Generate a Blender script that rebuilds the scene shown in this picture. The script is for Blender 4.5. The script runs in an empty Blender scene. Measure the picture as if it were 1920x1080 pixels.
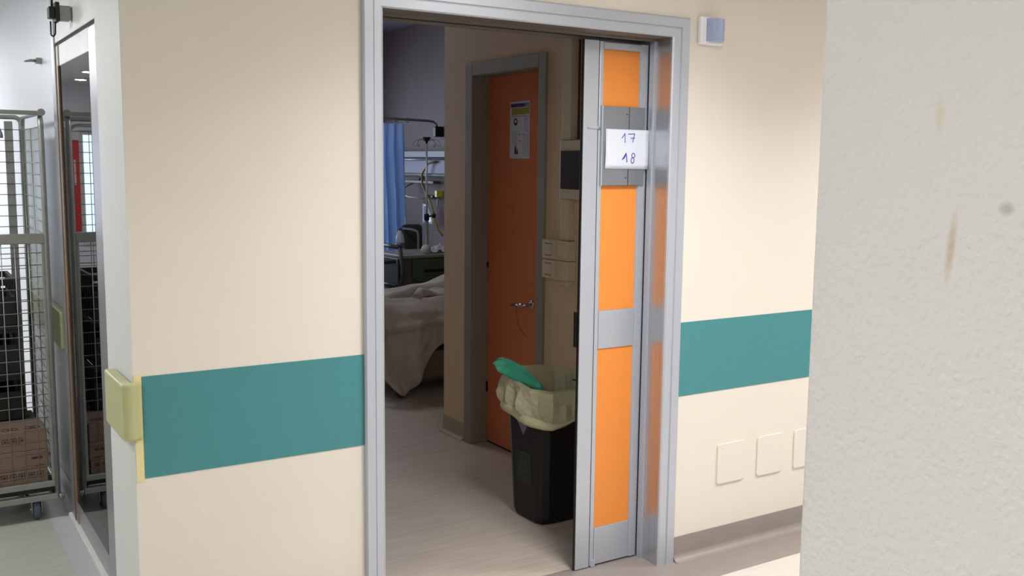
import bpy, bmesh, math, random
from mathutils import Vector, Matrix, Euler, noise
random.seed(7)
S = bpy.context.scene
C = S.collection
PI = math.pi

# ------------------------------------------------------------------ camera
cam_d = bpy.data.cameras.new('camera'); cam = bpy.data.objects.new('camera', cam_d); C.objects.link(cam)
cam_d.sensor_width = 36.0; cam_d.lens = 36.0*1862.2/1920.0; cam_d.clip_start = 0.05; cam_d.clip_end = 100
cam.location = (0, -2.9252, 1.6)
_yaw, _pitch, _roll = -0.56590, -0.12374, -0.01071
cam.matrix_world = Matrix.Translation(cam.location) @ (
    Matrix.Rotation(_yaw, 4, 'Z') @ Matrix.Rotation(_pitch, 4, 'X') @ Matrix.Rotation(_roll, 4, 'Y') @ Matrix.Rotation(PI/2, 4, 'X'))
S.camera = cam

# ------------------------------------------------------------------ world, exposure
w = bpy.data.worlds.new('world'); S.world = w; w.use_nodes = True
bg = w.node_tree.nodes['Background']; bg.inputs[0].default_value = (0.75, 0.87, 1.0, 1); bg.inputs[1].default_value = 0.6
S.view_settings.view_transform = 'Standard'; S.view_settings.look = 'None'
S.view_settings.gamma = 1; S.view_settings.use_curve_mapping = False
S.view_settings.exposure = -0.06

# ------------------------------------------------------------------ lights
def area(name, loc, rot, sx, sy, power, col, spread=PI):
    l = bpy.data.lights.new(name, 'AREA'); l.shape = 'RECTANGLE'; l.size = sx; l.size_y = sy
    l.energy = power; l.color = col; l.spread = spread
    o = bpy.data.objects.new(name, l); C.objects.link(o); o.location = loc; o.rotation_euler = rot; return o
CEIL = 2.5
NEUT = (1.0, 0.985, 0.965); COOL = (0.92, 0.96, 1.0); WARM = (1.0, .965, .92)
# (x, y, size x, size y, watts, colour): the recessed ceiling panels of the corridors, one of them added
PANELS = [(2.05, -0.98, 0.56, 0.56, 27.5, NEUT), (4.3, -0.98, 0.56, 0.56, 31, NEUT),
          (-0.95, -2.7, 0.56, 0.56, 40, WARM), (-0.75, 1.3, 0.56, 0.56, 30, COOL),  # the WARM one, behind the viewer, is added to brighten the foreground wall
          (-0.75, 4.6, 0.56, 0.56, 52, COOL), (-0.75, 7.0, 0.56, 0.56, 30, COOL)]
area('bedroom_added_fill', (2.1, 4.3, 2.94), (0, 0, 0), .6, .6, 16, (.96, .97, 1.0))  # added fill for the blanket, cabinet top and inner wall
for i, (x, y, sx, sy, pw, col) in enumerate(PANELS):
    area('ceiling_panel_light', (x, y, CEIL-0.035), (0, 0, 0), sx, sy, pw, col, 2.35 if x > 1 else PI)
# daylight outside the windows
area('daylight_bedroom', (2.9, 8.3, 1.7), (-PI/2, 0, 0), 2.6, 1.7, 115, (0.80, 0.89, 1.0))
area('daylight_corridor', (-1.2, 10.5, 1.4), (-PI/2, 0, 0), 1.2, 1.4, 22, (0.66, 0.78, 1.0))

# ------------------------------------------------------------------ materials
def lin(c):
    return tuple(((v/255)/12.92 if v/255 <= .04045 else ((v/255+.055)/1.055)**2.4) for v in c)
def mat(name, rgb, rough=.5, metal=0, var=0.04, vscale=6, bump=0, bscale=60, stretch=(1, 1, 1), spec=.5, detail=4, coat=0):
    m = bpy.data.materials.new(name); m.use_nodes = True; nt = m.node_tree; b = nt.nodes['Principled BSDF']
    c = lin(rgb); tc = nt.nodes.new('ShaderNodeTexCoord'); mp = nt.nodes.new('ShaderNodeMapping')
    mp.inputs['Scale'].default_value = stretch
    nt.links.new(tc.outputs['Object'], mp.inputs[0])
    n = nt.nodes.new('ShaderNodeTexNoise'); n.inputs['Scale'].default_value = vscale; n.inputs['Detail'].default_value = detail
    nt.links.new(mp.outputs[0], n.inputs['Vector'])
    r = nt.nodes.new('ShaderNodeMapRange'); r.inputs['From Min'].default_value = .3; r.inputs['From Max'].default_value = .7
    r.inputs['To Min'].default_value = 1-var; r.inputs['To Max'].default_value = 1+var
    nt.links.new(n.outputs['Fac'], r.inputs[0])
    mx = nt.nodes.new('ShaderNodeVectorMath'); mx.operation = 'SCALE'; mx.inputs[0].default_value = c
    nt.links.new(r.outputs[0], mx.inputs['Scale']); nt.links.new(mx.outputs[0], b.inputs['Base Color'])
    b.inputs['Roughness'].default_value = rough; b.inputs['Metallic'].default_value = metal
    b.inputs['Specular IOR Level'].default_value = spec; b.inputs['Coat Weight'].default_value = coat
    if bump:
        n2 = nt.nodes.new('ShaderNodeTexNoise'); n2.inputs['Scale'].default_value = bscale; n2.inputs['Detail'].default_value = 3
        nt.links.new(mp.outputs[0], n2.inputs['Vector'])
        bp = nt.nodes.new('ShaderNodeBump'); bp.inputs['Strength'].default_value = bump; bp.inputs['Distance'].default_value = .01
        nt.links.new(n2.outputs['Fac'], bp.inputs['Height']); nt.links.new(bp.outputs[0], b.inputs['Normal'])
    return m
def emis(name, rgb, s):
    m = bpy.data.materials.new(name); m.use_nodes = True; b = m.node_tree.nodes['Principled BSDF']
    b.inputs['Base Color'].default_value = (*lin(rgb), 1); b.inputs['Emission Color'].default_value = (*lin(rgb), 1)
    b.inputs['Emission Strength'].default_value = s; return m
def glass(name, tint, ior=1.5, rough=0.0):
    m = bpy.data.materials.new(name); m.use_nodes = True; nt = m.node_tree; nt.nodes.clear()
    o = nt.nodes.new('ShaderNodeOutputMaterial'); t = nt.nodes.new('ShaderNodeBsdfTransparent'); g = nt.nodes.new('ShaderNodeBsdfGlossy')
    f = nt.nodes.new('ShaderNodeFresnel'); x = nt.nodes.new('ShaderNodeMixShader')
    t.inputs[0].default_value = (*tint, 1); g.inputs['Roughness'].default_value = rough; f.inputs[0].default_value = ior
    nt.links.new(f.outputs[0], x.inputs[0]); nt.links.new(t.outputs[0], x.inputs[1]); nt.links.new(g.outputs[0], x.inputs[2])
    nt.links.new(x.outputs[0], o.inputs[0]); return m
def film(name, rgb, a, rough=.25):
    m = mat(name, rgb, rough, 0, .03, 20); m.node_tree.nodes['Principled BSDF'].inputs['Alpha'].default_value = a; return m
def cloth(name, rgb, trans, rough=.9, bump=.25, bs=400):
    m = mat(name, rgb, rough, 0, .05, 30, bump, bs, spec=.2); nt = m.node_tree; b = nt.nodes['Principled BSDF']
    out = [n for n in nt.nodes if n.type == 'OUTPUT_MATERIAL'][0]
    t = nt.nodes.new('ShaderNodeBsdfTranslucent'); t.inputs[0].default_value = (*lin(rgb), 1)
    x = nt.nodes.new('ShaderNodeMixShader'); x.inputs[0].default_value = trans
    nt.links.new(b.outputs[0], x.inputs[1]); nt.links.new(t.outputs[0], x.inputs[2]); nt.links.new(x.outputs[0], out.inputs[0])
    return m
M = dict(
 cream=mat('cream_wall_paint', (221, 214, 204), .55, 0, .012, 3, .05, 220),
 white=mat('white_wall_paint', (220, 221, 226), .42, 0, .012, 3, .05, 200),
 jambwhite=mat('grey_white_paint', (208, 210, 205), .5, 0, .015, 4, .05, 200),
 ceilp=mat('ceiling_paint', (225, 225, 220), .8, 0, .01),
 teal=mat('teal_vinyl', (64, 132, 138), .5, 0, .02, 30, .08, 500),
 yellow=mat('yellowed_paint', (224, 212, 158), .5, 0, .05, 15),
 olive=mat('olive_bumper_plastic', (180, 180, 132), .38, 0, .02, 8),
 alu=mat('anodised_aluminium', (190, 196, 207), .38, .6, .03, 3, .03, 90, (1, 1, .04)),
 aludk=mat('grey_metal_plate', (140, 146, 153), .4, .65, .03, 8),
 brushed=mat('brushed_metal', (192, 195, 200), .28, .85, .04, 60, .04, 300, (1, 1, .03)),
 darktrack=mat('door_track_metal', (112, 104, 96), .5, .2),
 greymetal=mat('grey_painted_metal', (142, 136, 122), .5, .1, .02, 6),
 glassfr=mat('satin_aluminium_frame', (176, 174, 176), .35, .7, .03, 4),
 darkgap=mat('dark_gap', (22, 21, 20), .7),
 orange=mat('orange_laminate', (230, 140, 58), .45, 0, .02, 5, .04, 260),
 orange2=mat('orange_laminate_deep', (212, 122, 74), .5, 0, .03, 4, .04, 260),
 paper=mat('white_paper', (212, 217, 230), .85, 0, .01),
 tape=cloth('clear_tape', (215, 220, 225), .5, .3),
 ink=mat('blue_ink', (60, 75, 175), .6, 0, .1, 300),
 black=mat('black_plastic', (13, 10, 12), .55, 0, .1, 6),
 blackm=mat('matt_black', (14, 14, 15), .5),
 smoke=mat('smoked_plastic', (42, 30, 36), .3, 0, .05, 5),
 ivory=mat('ivory_plastic', (205, 190, 160), .45, 0, .02, 8),
 bag=cloth('cream_plastic_bag', (214, 210, 178), .35, .5, .9, 14),
 green=film('green_film', (36, 170, 140), .6),
 sticker=mat('grey_sticker', (120, 116, 122), .5),
 greenlabel=mat('dark_green_label', (34, 42, 26), .55, 0, .15, 40),
 coved=mat('grey_cove_vinyl', (142, 133, 128), .35, 0, .03, 12),
 covedblue=mat('blue_grey_cove_vinyl', (176, 178, 180), .35, 0, .04, 12),
 beigecove=mat('beige_cove_vinyl', (165, 150, 125), .45, 0, .03, 12),
 innerwall=mat('tan_wall_paint', (214, 188, 154), .6, 0, .015, 3, .1, 200),
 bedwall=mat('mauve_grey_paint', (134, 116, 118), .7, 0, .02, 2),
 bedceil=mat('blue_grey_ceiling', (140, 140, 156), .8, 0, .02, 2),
 steel=mat('zinc_steel', (150, 152, 148), .4, .6, .08, 15),
 chrome=mat('chrome', (215, 215, 220), .12, 1, .01),
 board=mat('cardboard', (132, 110, 94), .8, 0, .06, 10, .1, 200, (1, 1, .2)),
 print=mat('dark_print', (72, 46, 38), .8),
 label=mat('white_label', (205, 202, 200), .6),
 rubber=mat('blue_grey_rubber', (72, 84, 100), .6),
 blanket=cloth('grey_white_blanket', (190, 182, 176), .05, .9, .8, 9),
 sheet=cloth('white_sheet', (205, 202, 200), .05),
 bedplastic=mat('bed_plastic', (120, 110, 102), .5),
 curtain=cloth('blue_curtain', (190, 214, 246), .82),
 cabgreen=mat('dark_green_laminate', (84, 108, 80), .5),
 cabgrey=mat('grey_laminate', (112, 104, 100), .5),
 cabtop=mat('pale_worktop', (150, 150, 138), .4),
 yellowp=mat('yellow_plastic', (235, 225, 60), .4),
 hose=mat('yellow_hose', (176, 164, 60), .4),
 hospital=mat('off_white_plastic', (205, 205, 200), .4),
 clear=film('clear_plastic', (228, 234, 242), .62, .08),
 pane=glass('door_pane', (.62, .60, .60), 2.9, .012),
 wpane=glass('window_pane', (.92, .95, .97), 1.5),
 red=mat('red_paint', (196, 30, 40), .4),
 lampon=emis('lit_diffuser', (255, 250, 242), 9),
 spot=emis('lit_downlight', (255, 255, 255), 60),
 purple=mat('purple_print', (70, 50, 108), .6), lime=mat('yellow_green_print', (168, 160, 48), .6),
 greyprint=mat('grey_print', (150, 140, 142), .7), darkprint=mat('dark_picture_print', (70, 56, 48), .7),
 brown=mat('brown_seal', (105, 80, 62), .6), darkcloth=mat('dark_green_fabric', (66, 72, 62), .9),
)

def floor_mat(name, rgb, var, rough, stretch):
    return mat(name, rgb, rough, 0, var, 14, .03, 120, stretch, detail=6)
M['floor'] = floor_mat('corridor_vinyl', (176, 175, 164), .07, .32, (.35, 3, 1))
M['floorl'] = floor_mat('pale_corridor_vinyl', (206, 198, 192), .05, .35, (.6, 3, 1))
M['floorr'] = floor_mat('room_vinyl', (192, 180, 168), .10, .42, (.35, 3.4, 1))
# foreground wall: fine orange-peel roller texture, faint stains
m = mat('roller_textured_paint', (222, 220, 219), .42, 0, .02, 2.5); nt = m.node_tree; b = nt.nodes['Principled BSDF']
tc = [n for n in nt.nodes if n.type == 'TEX_COORD'][0]
n1 = nt.nodes.new('ShaderNodeTexNoise'); n1.inputs['Scale'].default_value = 130; n1.inputs['Detail'].default_value = 2.0; n1.inputs['Roughness'].default_value = .45
n2 = nt.nodes.new('ShaderNodeTexVoronoi'); n2.inputs['Scale'].default_value = 95; n2.feature = 'SMOOTH_F1'
ad = nt.nodes.new('ShaderNodeMath'); ad.operation = 'SUBTRACT'
nt.links.new(tc.outputs['Object'], n1.inputs['Vector']); nt.links.new(tc.outputs['Object'], n2.inputs['Vector'])
nt.links.new(n1.outputs['Fac'], ad.inputs[0]); nt.links.new(n2.outputs['Distance'], ad.inputs[1])
bp = nt.nodes.new('ShaderNodeBump'); bp.inputs['Strength'].default_value = .8; bp.inputs['Distance'].default_value = .0031
nt.links.new(ad.outputs[0], bp.inputs['Height']); nt.links.new(bp.outputs[0], b.inputs['Normal'])
# rub marks: a tan scratch, a fainter one above it, a grey spot, at fixed places on the wall
geo = nt.nodes.new('ShaderNodeNewGeometry'); src = b.inputs['Base Color'].links[0].from_socket
def stain(yc, zc, ry, rz, tilt, col, k, src):
    v = nt.nodes.new('ShaderNodeMapping'); v.vector_type = 'TEXTURE'; v.inputs['Location'].default_value = (XN, yc, zc)
    v.inputs['Rotation'].default_value = (tilt, 0, 0); v.inputs['Scale'].default_value = (1, ry, rz); nt.links.new(geo.outputs['Position'], v.inputs[0])
    le = nt.nodes.new('ShaderNodeVectorMath'); le.operation = 'LENGTH'; nt.links.new(v.outputs[0], le.inputs[0])
    r_ = nt.nodes.new('ShaderNodeMapRange'); r_.inputs['From Min'].default_value = 1; r_.inputs['From Max'].default_value = .3; r_.inputs['To Min'].default_value = 0; r_.inputs['To Max'].default_value = k
    nt.links.new(le.outputs['Value'], r_.inputs[0]); x = nt.nodes.new('ShaderNodeMix'); x.data_type = 'RGBA'
    nt.links.new(r_.outputs[0], x.inputs['Factor']); nt.links.new(src, x.inputs['A']); x.inputs['B'].default_value = (*lin(col), 1); return x.outputs['Result']
XN = 1.10
src = stain(-2.191, 1.505, .0075, .052, .07, (196, 180, 152), .7, src)
src = stain(-2.165, 1.665, .008, .03, -.05, (214, 202, 178), .5, src)
src = stain(-2.259, 1.555, .012, .010, 0, (176, 178, 180), .8, src)
nt.links.new(src, b.inputs['Base Color'])
M['peel'] = m

# ------------------------------------------------------------------ mesh helpers
def org(o):
    v = Vector((0, 0, 0))
    while o is not None: v += o.location; o = o.parent
    return v
class MB:
    def __init__(s): s.b = bmesh.new(); s.mi = 0
    def _m(s, fs):
        for f in fs: f.material_index = s.mi
    def box(s, x0, x1, y0, y1, z0, z1, rz=0, c=None, rx=0):
        r = bmesh.ops.create_cube(s.b, size=1)
        cx, cy, cz = (x0+x1)/2, (y0+y1)/2, (z0+z1)/2
        for v in r['verts']:
            p = Vector((v.co.x*abs(x1-x0), v.co.y*abs(y1-y0), v.co.z*abs(z1-z0)))
            if rx: p.rotate(Euler((rx, 0, 0)))
            if rz: p.rotate(Euler((0, 0, rz)))
            v.co = p+Vector((cx, cy, cz))
        s._m({f for v in r['verts'] for f in v.link_faces}); return s
    def tube(s, pts, r, n=8, closed=False, cap=True):
        pts = [Vector(p) for p in pts]; N = len(pts); rings = []; up = None
        rr = r if isinstance(r, (list, tuple)) else [r]*N
        for i, p in enumerate(pts):
            if closed: t = (pts[(i+1) % N]-pts[i-1])
            elif i == 0: t = pts[1]-p
            elif i == N-1: t = p-pts[-2]
            else: t = (pts[i+1]-p).normalized()+(p-pts[i-1]).normalized()
            t.normalize()
            if up is None:
                up = Vector((0, 0, 1)) if abs(t.z) < .9 else Vector((1, 0, 0))
            u = (up-t*up.dot(t))
            if u.length < 1e-5: u = t.orthogonal()
            u.normalize(); up = u; v = t.cross(u)
            rings.append([s.b.verts.new(p+(u*math.cos(2*PI*k/n)+v*math.sin(2*PI*k/n))*rr[i]) for k in range(n)])
        fs = []
        for i in range(N if closed else N-1):
            a, c = rings[i], rings[(i+1) % N]
            for k in range(n): fs.append(s.b.faces.new((a[k], a[(k+1) % n], c[(k+1) % n], c[k])))
        if cap and not closed:
            fs.append(s.b.faces.new(rings[0][::-1])); fs.append(s.b.faces.new(rings[-1]))
        s._m(fs)
        for f in fs: f.smooth = len(f.verts) == 4
        return s
    def bars(s, p0, p1, r): return s.tube([p0, p1], r, 6)
    def lathe(s, c, prof, n=20, axis='z'):
        rings = []; fs = []
        for (r, z) in prof:
            ring = []
            for k in range(n):
                a = 2*PI*k/n; p = (r*math.cos(a), r*math.sin(a), z)
                if axis == 'y': p = (p[0], p[2], p[1])
                if axis == 'x': p = (p[2], p[0], p[1])
                ring.append(s.b.verts.new(Vector(c)+Vector(p)))
            rings.append(ring)
        for a, d in zip(rings, rings[1:]):
            for k in range(n): f = s.b.faces.new((a[k], a[(k+1) % n], d[(k+1) % n], d[k])); f.smooth = True; fs.append(f)
        fs.append(s.b.faces.new(rings[0][::-1])); fs.append(s.b.faces.new(rings[-1])); s._m(fs); return s
    def prism(s, poly, lo, hi, axis='z'):
        def P(a, b, t): return {'z': (a, b, t), 'y': (a, t, b), 'x': (t, a, b)}[axis]
        A = [s.b.verts.new(P(a, b, lo)) for a, b in poly]; B = [s.b.verts.new(P(a, b, hi)) for a, b in poly]
        fs = [s.b.faces.new(A[::-1]), s.b.faces.new(B)]
        for i in range(len(poly)):
            j = (i+1) % len(poly); fs.append(s.b.faces.new((A[i], A[j], B[j], B[i])))
        s._m(fs); return s
    def grid(s, f, nu, nv, smooth=True):
        V = [[s.b.verts.new(f(i/nu, j/nv)) for j in range(nv+1)] for i in range(nu+1)]; fs = []
        for i in range(nu):
            for j in range(nv):
                q = s.b.faces.new((V[i][j], V[i+1][j], V[i+1][j+1], V[i][j+1])); q.smooth = smooth; fs.append(q)
        s._m(fs); return s
    def loft(s, loops, smooth=True, cap0=True, cap1=True):
        R = [[s.b.verts.new(p) for p in L] for L in loops]; fs = []; n = len(R[0])
        for a, d in zip(R, R[1:]):
            for k in range(n): f = s.b.faces.new((a[k], a[(k+1) % n], d[(k+1) % n], d[k])); f.smooth = smooth; fs.append(f)
        if cap0: fs.append(s.b.faces.new(R[0][::-1]))
        if cap1: fs.append(s.b.faces.new(R[-1]))
        s._m(fs); return s
    def build(s, name, ms, parent=None, bevel=0, thick=0, seg=2):
        if not isinstance(ms, (list, tuple)): ms = [ms]
        bmesh.ops.recalc_face_normals(s.b, faces=s.b.faces)
        o = bpy.data.objects.new(name, None); me = bpy.data.meshes.new(name)
        if parent is None:
            xs = [v.co for v in s.b.verts]
            off = Vector(((min(v.x for v in xs)+max(v.x for v in xs))/2, (min(v.y for v in xs)+max(v.y for v in xs))/2, min(v.z for v in xs)))
        else: off = org(parent)
        for v in s.b.verts: v.co -= off
        s.b.to_mesh(me); s.b.free()
        bpy.data.objects.remove(o); o = bpy.data.objects.new(name, me)
        for m_ in ms: me.materials.append(m_)
        C.objects.link(o)
        if parent is None: o.location = off
        else: o.parent = parent
        if thick:
            md = o.modifiers.new('solid', 'SOLIDIFY'); md.thickness = thick; md.offset = 0
        if bevel:
            md = o.modifiers.new('bevel', 'BEVEL'); md.width = bevel; md.segments = seg; md.limit_method = 'ANGLE'; md.angle_limit = .7
        return o
def empty(name, loc, label, cat, group=None):
    o = bpy.data.objects.new(name, None); C.objects.link(o); o.location = loc; o.empty_display_size = .1
    return tag(o, label, cat, group)
def tag(o, label, cat, group=None):
    o['label'] = label; o['category'] = cat
    if group: o['group'] = group
    return o
def struct(o): o['kind'] = 'structure'; return o
def arc(cx, cy, r, a0, a1, n=6):
    return [(cx+r*math.cos(a0+(a1-a0)*i/n), cy+r*math.sin(a0+(a1-a0)*i/n)) for i in range(n+1)]
def rrect(x0, x1, y0, y1, r, n=5):
    return arc(x1-r, y0+r, r, -PI/2, 0, n)+arc(x1-r, y1-r, r, 0, PI/2, n)+arc(x0+r, y1-r, r, PI/2, PI, n)+arc(x0+r, y0+r, r, PI, 1.5*PI, n)

# ================================================================== THE SETTING
XL, XR = 1.358, 2.557      # door opening
ZT = 2.083                 # its head
WT = 0.187                 # wall thickness
XN = 1.10; YN = -1.975     # corner of the foreground wall
XW = -1.9                  # far side of the corridor
X8 = 6.5
# floor: corridor, pale strip, room
f = MB()
f.mi = 0; f.box(XW, 0.58, -4.5, 10, -.1, 0); f.box(0.58, XN, -4.5, -.21, -.1, 0); f.box(.58, .68, 0.0, 10, -.1, 0)
f.mi = 1; f.box(XN, X8, YN, -.21, -.1, 0)
f.mi = 2; f.box(.68, 4.8, .15, 8.0, -.1, 0)
f.mi = 3; f.box(.58, X8, -.21, .15, -.1, 0)
struct(f.build('floor', [M['floor'], M['floorl'], M['floorr'], M['coved']]))
# ceilings
struct(MB().box(XW, X8, -4.5, 0, CEIL, CEIL+.1).box(XW, .68, 0, 10, CEIL, CEIL+.1).build('ceiling', M['ceilp']))
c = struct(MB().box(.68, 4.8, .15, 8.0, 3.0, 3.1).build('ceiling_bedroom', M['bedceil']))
# wall with the sliding door (front skin cream, inner skin tan)
def wall_front(x0, x1, z0, z1, b):
    b.mi = 0; b.box(x0, x1, 0, WT/2, z0, z1); b.mi = 1; b.box(x0, x1, WT/2, WT, z0, z1)
b = MB(); wall_front(.5805, XL-.012, 0, CEIL, b); wall_front(XR+.012, X8, 0, CEIL, b); wall_front(XL-.012, XR+.012, ZT+.012, CEIL, b)
b.mi = 1; b.box(.68, 4.8, .09, WT, CEIL, 3.0)
struct(b.build('wall_front', [M['cream'], M['innerwall']]))
# return of that wall into the side corridor: painted white, ends in a recess holding the glazed door
struct(MB().box(.578, .5805, .0, .36, 0, CEIL).box(.5805, .68, WT, .36, 0, CEIL).box(.655, .70, .36, .46, 0, CEIL).build('wall_return', M['jambwhite']))
struct(MB().box(.68, .80, 1.78, 10, 0, CEIL).build('wall_right', M['white']))
struct(MB().box(XW-.12, XW, -4.5, 10, 0, CEIL).build('wall_left', M['white']))
struct(MB().box(XW, XN, -4.62, -4.5, 0, CEIL).build('wall_behind', M['cream']))
b = MB()
for a in ((XW, -1.66, 0, CEIL), (-.74, .80, 0, CEIL), (-1.66, -.74, 0, .55), (-1.66, -.74, 1.95, CEIL)):
    b.box(a[0], a[1], 10, 10.12, a[2], a[3])
struct(b.build('wall_back', M['white']))
struct(MB().box(X8, X8+.1, YN, 0, 0, CEIL).build('wall_end', M['cream']))
# bedroom
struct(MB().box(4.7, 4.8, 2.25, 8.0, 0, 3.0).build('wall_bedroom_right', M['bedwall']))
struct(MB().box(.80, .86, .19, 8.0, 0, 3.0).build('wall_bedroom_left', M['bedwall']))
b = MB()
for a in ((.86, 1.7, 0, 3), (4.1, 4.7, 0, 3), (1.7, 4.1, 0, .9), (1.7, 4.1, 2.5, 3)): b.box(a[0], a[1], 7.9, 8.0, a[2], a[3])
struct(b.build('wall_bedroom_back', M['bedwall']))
# bathroom block: wall with the orange door
WX = 2.80; DY0, DY1, DZ = 1.235, 1.895, 2.082
b = MB()
b.box(WX, 2.92, WT, DY0, 0, 3.0); b.box(WX, 2.92, DY1, 2.235, 0, 3.0); b.box(WX, 2.92, DY0, DY1, DZ, 3.0)
b.box(2.92, 4.7, 2.12, 2.235, 0, 3.0)
b.box(2.935, 2.95, WT, 2.1, 0, 3.0)
struct(b.build('wall_bathroom', M['innerwall']))
# foreground wall
b = MB(); pl = [(XN, -4.5)] + arc(XN+.014, YN-.014, .014, PI, PI/2, 6) + [(X8, YN), (X8, YN-.1), (XN+.12, YN-.1), (XN+.12, -4.5)]
b.prism(pl, 0, CEIL)
o = struct(b.build('wall_near', M['peel']))
# the rub marks on the foreground wall (flat stains)
# windows
def window(n, x0, x1, y, z0, z1, mull):
    b = MB(); t = .05
    b.box(x0, x0+t, y, y+.06, z0, z1); b.box(x1-t, x1, y, y+.06, z0, z1); b.box(x0+t, x1-t, y, y+.06, z0, z0+t); b.box(x0+t, x1-t, y, y+.06, z1-t, z1)
    for k in range(1, mull): xm = x0+(x1-x0)*k/mull; b.box(xm-.025, xm+.025, y, y+.06, z0+t, z1-t)
    o = struct(b.build('window_%d' % n, M['hospital'], bevel=.004))
    MB().box(x0+t, x1-t, y+.027, y+.033, z0+t, z1-t).build('window_pane', M['wpane'], o)
window(1, 1.7, 4.1, 7.92, .9, 2.5, 3)
window(2, -1.66, -.74, 10.03, .55, 1.95, 3)
# teal protection band + yellowed strip at the corner
struct(MB().box(.603, XL-.067, -.0022, .0, .684, .985).build('trim_1', M['teal'], bevel=.0006))
struct(MB().box(XR+.086, X8, -.0022, .0, .686, .985).build('trim_2', M['teal'], bevel=.0006))
struct(MB().box(.5805, .602, -.0014, .0, .675, .99).build('trim_3', M['yellow']))
# coved skirtings
def cove(pts_fn, lo, hi, axis, name, m_):
    b = MB(); prof = [(0, .1), (.004, .1), (.006, .030)] + [(.006+.026*(1-math.cos(a)), .030-.028*math.sin(a)) for a in [PI/2*k/7 for k in range(1, 8)]] + [(.036, 0.0005), (0, .0005)]
    b.prism([pts_fn(p) for p in prof], lo, hi, axis)
    for f_ in b.b.faces: f_.smooth = False
    return struct(b.build(name, m_))
cove(lambda p: (-p[0], p[1]), XR+.09, X8, 'x', 'baseboard_front_right', M['coved'])
cove(lambda p: (-p[0], p[1]), .58, XL-.09, 'x', 'baseboard_front_left', M['coved'])
cove(lambda p: (WX-p[0], p[1]), 1.98, 2.235, 'y', 'baseboard_bathroom', M['beigecove'])
cove(lambda p: (.68-p[0], p[1]), 1.79, 10, 'y', 'baseboard_right', M['covedblue'])
struct(MB().box(.56, .648, .36, 1.8, 0, .002).build('baseboard_glazed_door', M['covedblue']))

# ---- metal door casing (mitred profile) and lining
b = MB()
prof = [(0, 0), (0, -.010), (.005, -.015), (.036, -.015), (.038, -.0125), (.040, -.0125), (.043, -.018), (.079, -.018), (.086, -.011), (.086, 0)]
def cas(x, z, k):  # k: corner index
    return x, z
rows = []
for (o_, y_) in prof:
    zt = ZT + o_*.88
    rows.append([(XL-o_*.78, y_, 0), (XL-o_*.78, y_, zt), (XR+o_, y_, zt), (XR+o_, y_, 0)])
for a, d in zip(rows, rows[1:]):
    for k in range(3):
        b.b.faces.new([b.b.verts.new(p) for p in (a[k], a[k+1], d[k+1], d[k])])
bmesh.ops.remove_doubles(b.b, verts=b.b.verts, dist=1e-5)
struct(b.build('trim_4', M['alu']))
b = MB()
b.box(XL-.011, XL+.003, -.010, WT, 0, ZT)                     # left lining
b.box(XR+.004, XR+.0118, -.008, .088, 0, ZT); b.mi = 1; b.box(XR-.006, XR+.0118, .088, .112, 0, ZT-.003); b.mi = 0
b.box(XR+.002, XR+.0118, .112, WT+.004, 0, ZT-.003)
struct(b.build('trim_5', [M['brushed'], M['alu']]))
b = MB(); b.mi = 0; b.box(XL, XR, -.010, .072, ZT-.001, ZT+.003); b.mi = 1; b.box(XL, XR, .072, .078, ZT+.001, ZT+.004)
b.mi = 0; b.box(XL, XR, .078, .105, ZT-.008, ZT+.003); b.mi = 1; b.box(XL, XR, .105, .17, ZT-.002, ZT+.003); b.mi = 0; b.box(XL, XR, .17, WT+.004, ZT-.010, ZT+.003)
struct(b.build('trim_6', [M['darktrack'], M['darkgap']]))

# ================================================================== SLIDING DOOR LEAF (pushed back to the right)
LY = .12
leaf = struct(MB().box(2.262, 2.552, LY+.012, LY+.018, .006, 2.066).build('door_1', M['alu']))
def part(name, m_, par, *bx, bevel=.0015, **k):
    b = MB()
    for q in bx: b.box(*q)
    return b.build(name, m_, par, bevel=bevel, **k)
part('edge_stile', M['alu'], leaf, (2.244, 2.312, LY, LY+.013, .003, 2.066), bevel=.002)
part('edge_seal', M['blackm'], leaf, (2.2405, 2.2445, LY+.002, LY+.014, .004, 2.066), bevel=.001)
part('recessed_pull', M['blackm'], leaf, (2.2355, 2.243, LY+.014, LY+.028, .90, 1.038), bevel=.001)
part('stile_joint', M['darkgap'], leaf, (2.312, 2.3155, LY+.006, LY+.014, .006, 2.06), bevel=0)
# bevelled frame round the panels
b = MB()
fx0, fx1, fz0, fz1 = 2.3155, 2.552, .006, 2.064
ix0, ix1, iz1 = 2.338, 2.512, 2.034
def bandq(p, q, r, s_): b.b.faces.new([b.b.verts.new(v) for v in (p, q, r, s_)])
yo, yi, yb = LY+.001, LY-.001, LY+.009
b.prism([(fx0, yb), (fx0, yo), (fx0+.004, yi), (ix0-.006, yi), (ix0, yb)], fz0, fz1)
b.prism([(ix1, yb), (ix1+.006, yi), (fx1-.004, yi), (fx1, yo), (fx1, yb+.03), (fx1-.01, yb+.03), (fx1-.01, yb)], fz0, fz1)
b.prism([(yb, iz1), (yi, iz1+.006), (yi, fz1-.004), (yo, fz1), (yb, fz1)], ix0-.004, ix1+.004, 'x')
b.build('panel_frame', M['alu'], leaf, bevel=.0008)
part('middle_rail', M['alu'], leaf, (ix0-.001, ix1+.001, LY+.002, LY+.011, .887, 1.038))
part('bottom_rail', M['alu'], leaf, (ix0-.001, ix1+.001, LY+.002, LY+.011, .007, .160))
part('orange_panel', M['orange'], leaf, (ix0, ix1, LY+.007, LY+.0115, .160, .887), bevel=.001)
part('orange_panel', M['orange'], leaf, (ix0, ix1, LY+.007, LY+.0115, 1.038, 2.034), bevel=.001)
part('floor_guide', M['alu'], leaf, (2.32, 2.34, LY-.004, LY+.008, 0.001, .03))

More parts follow.
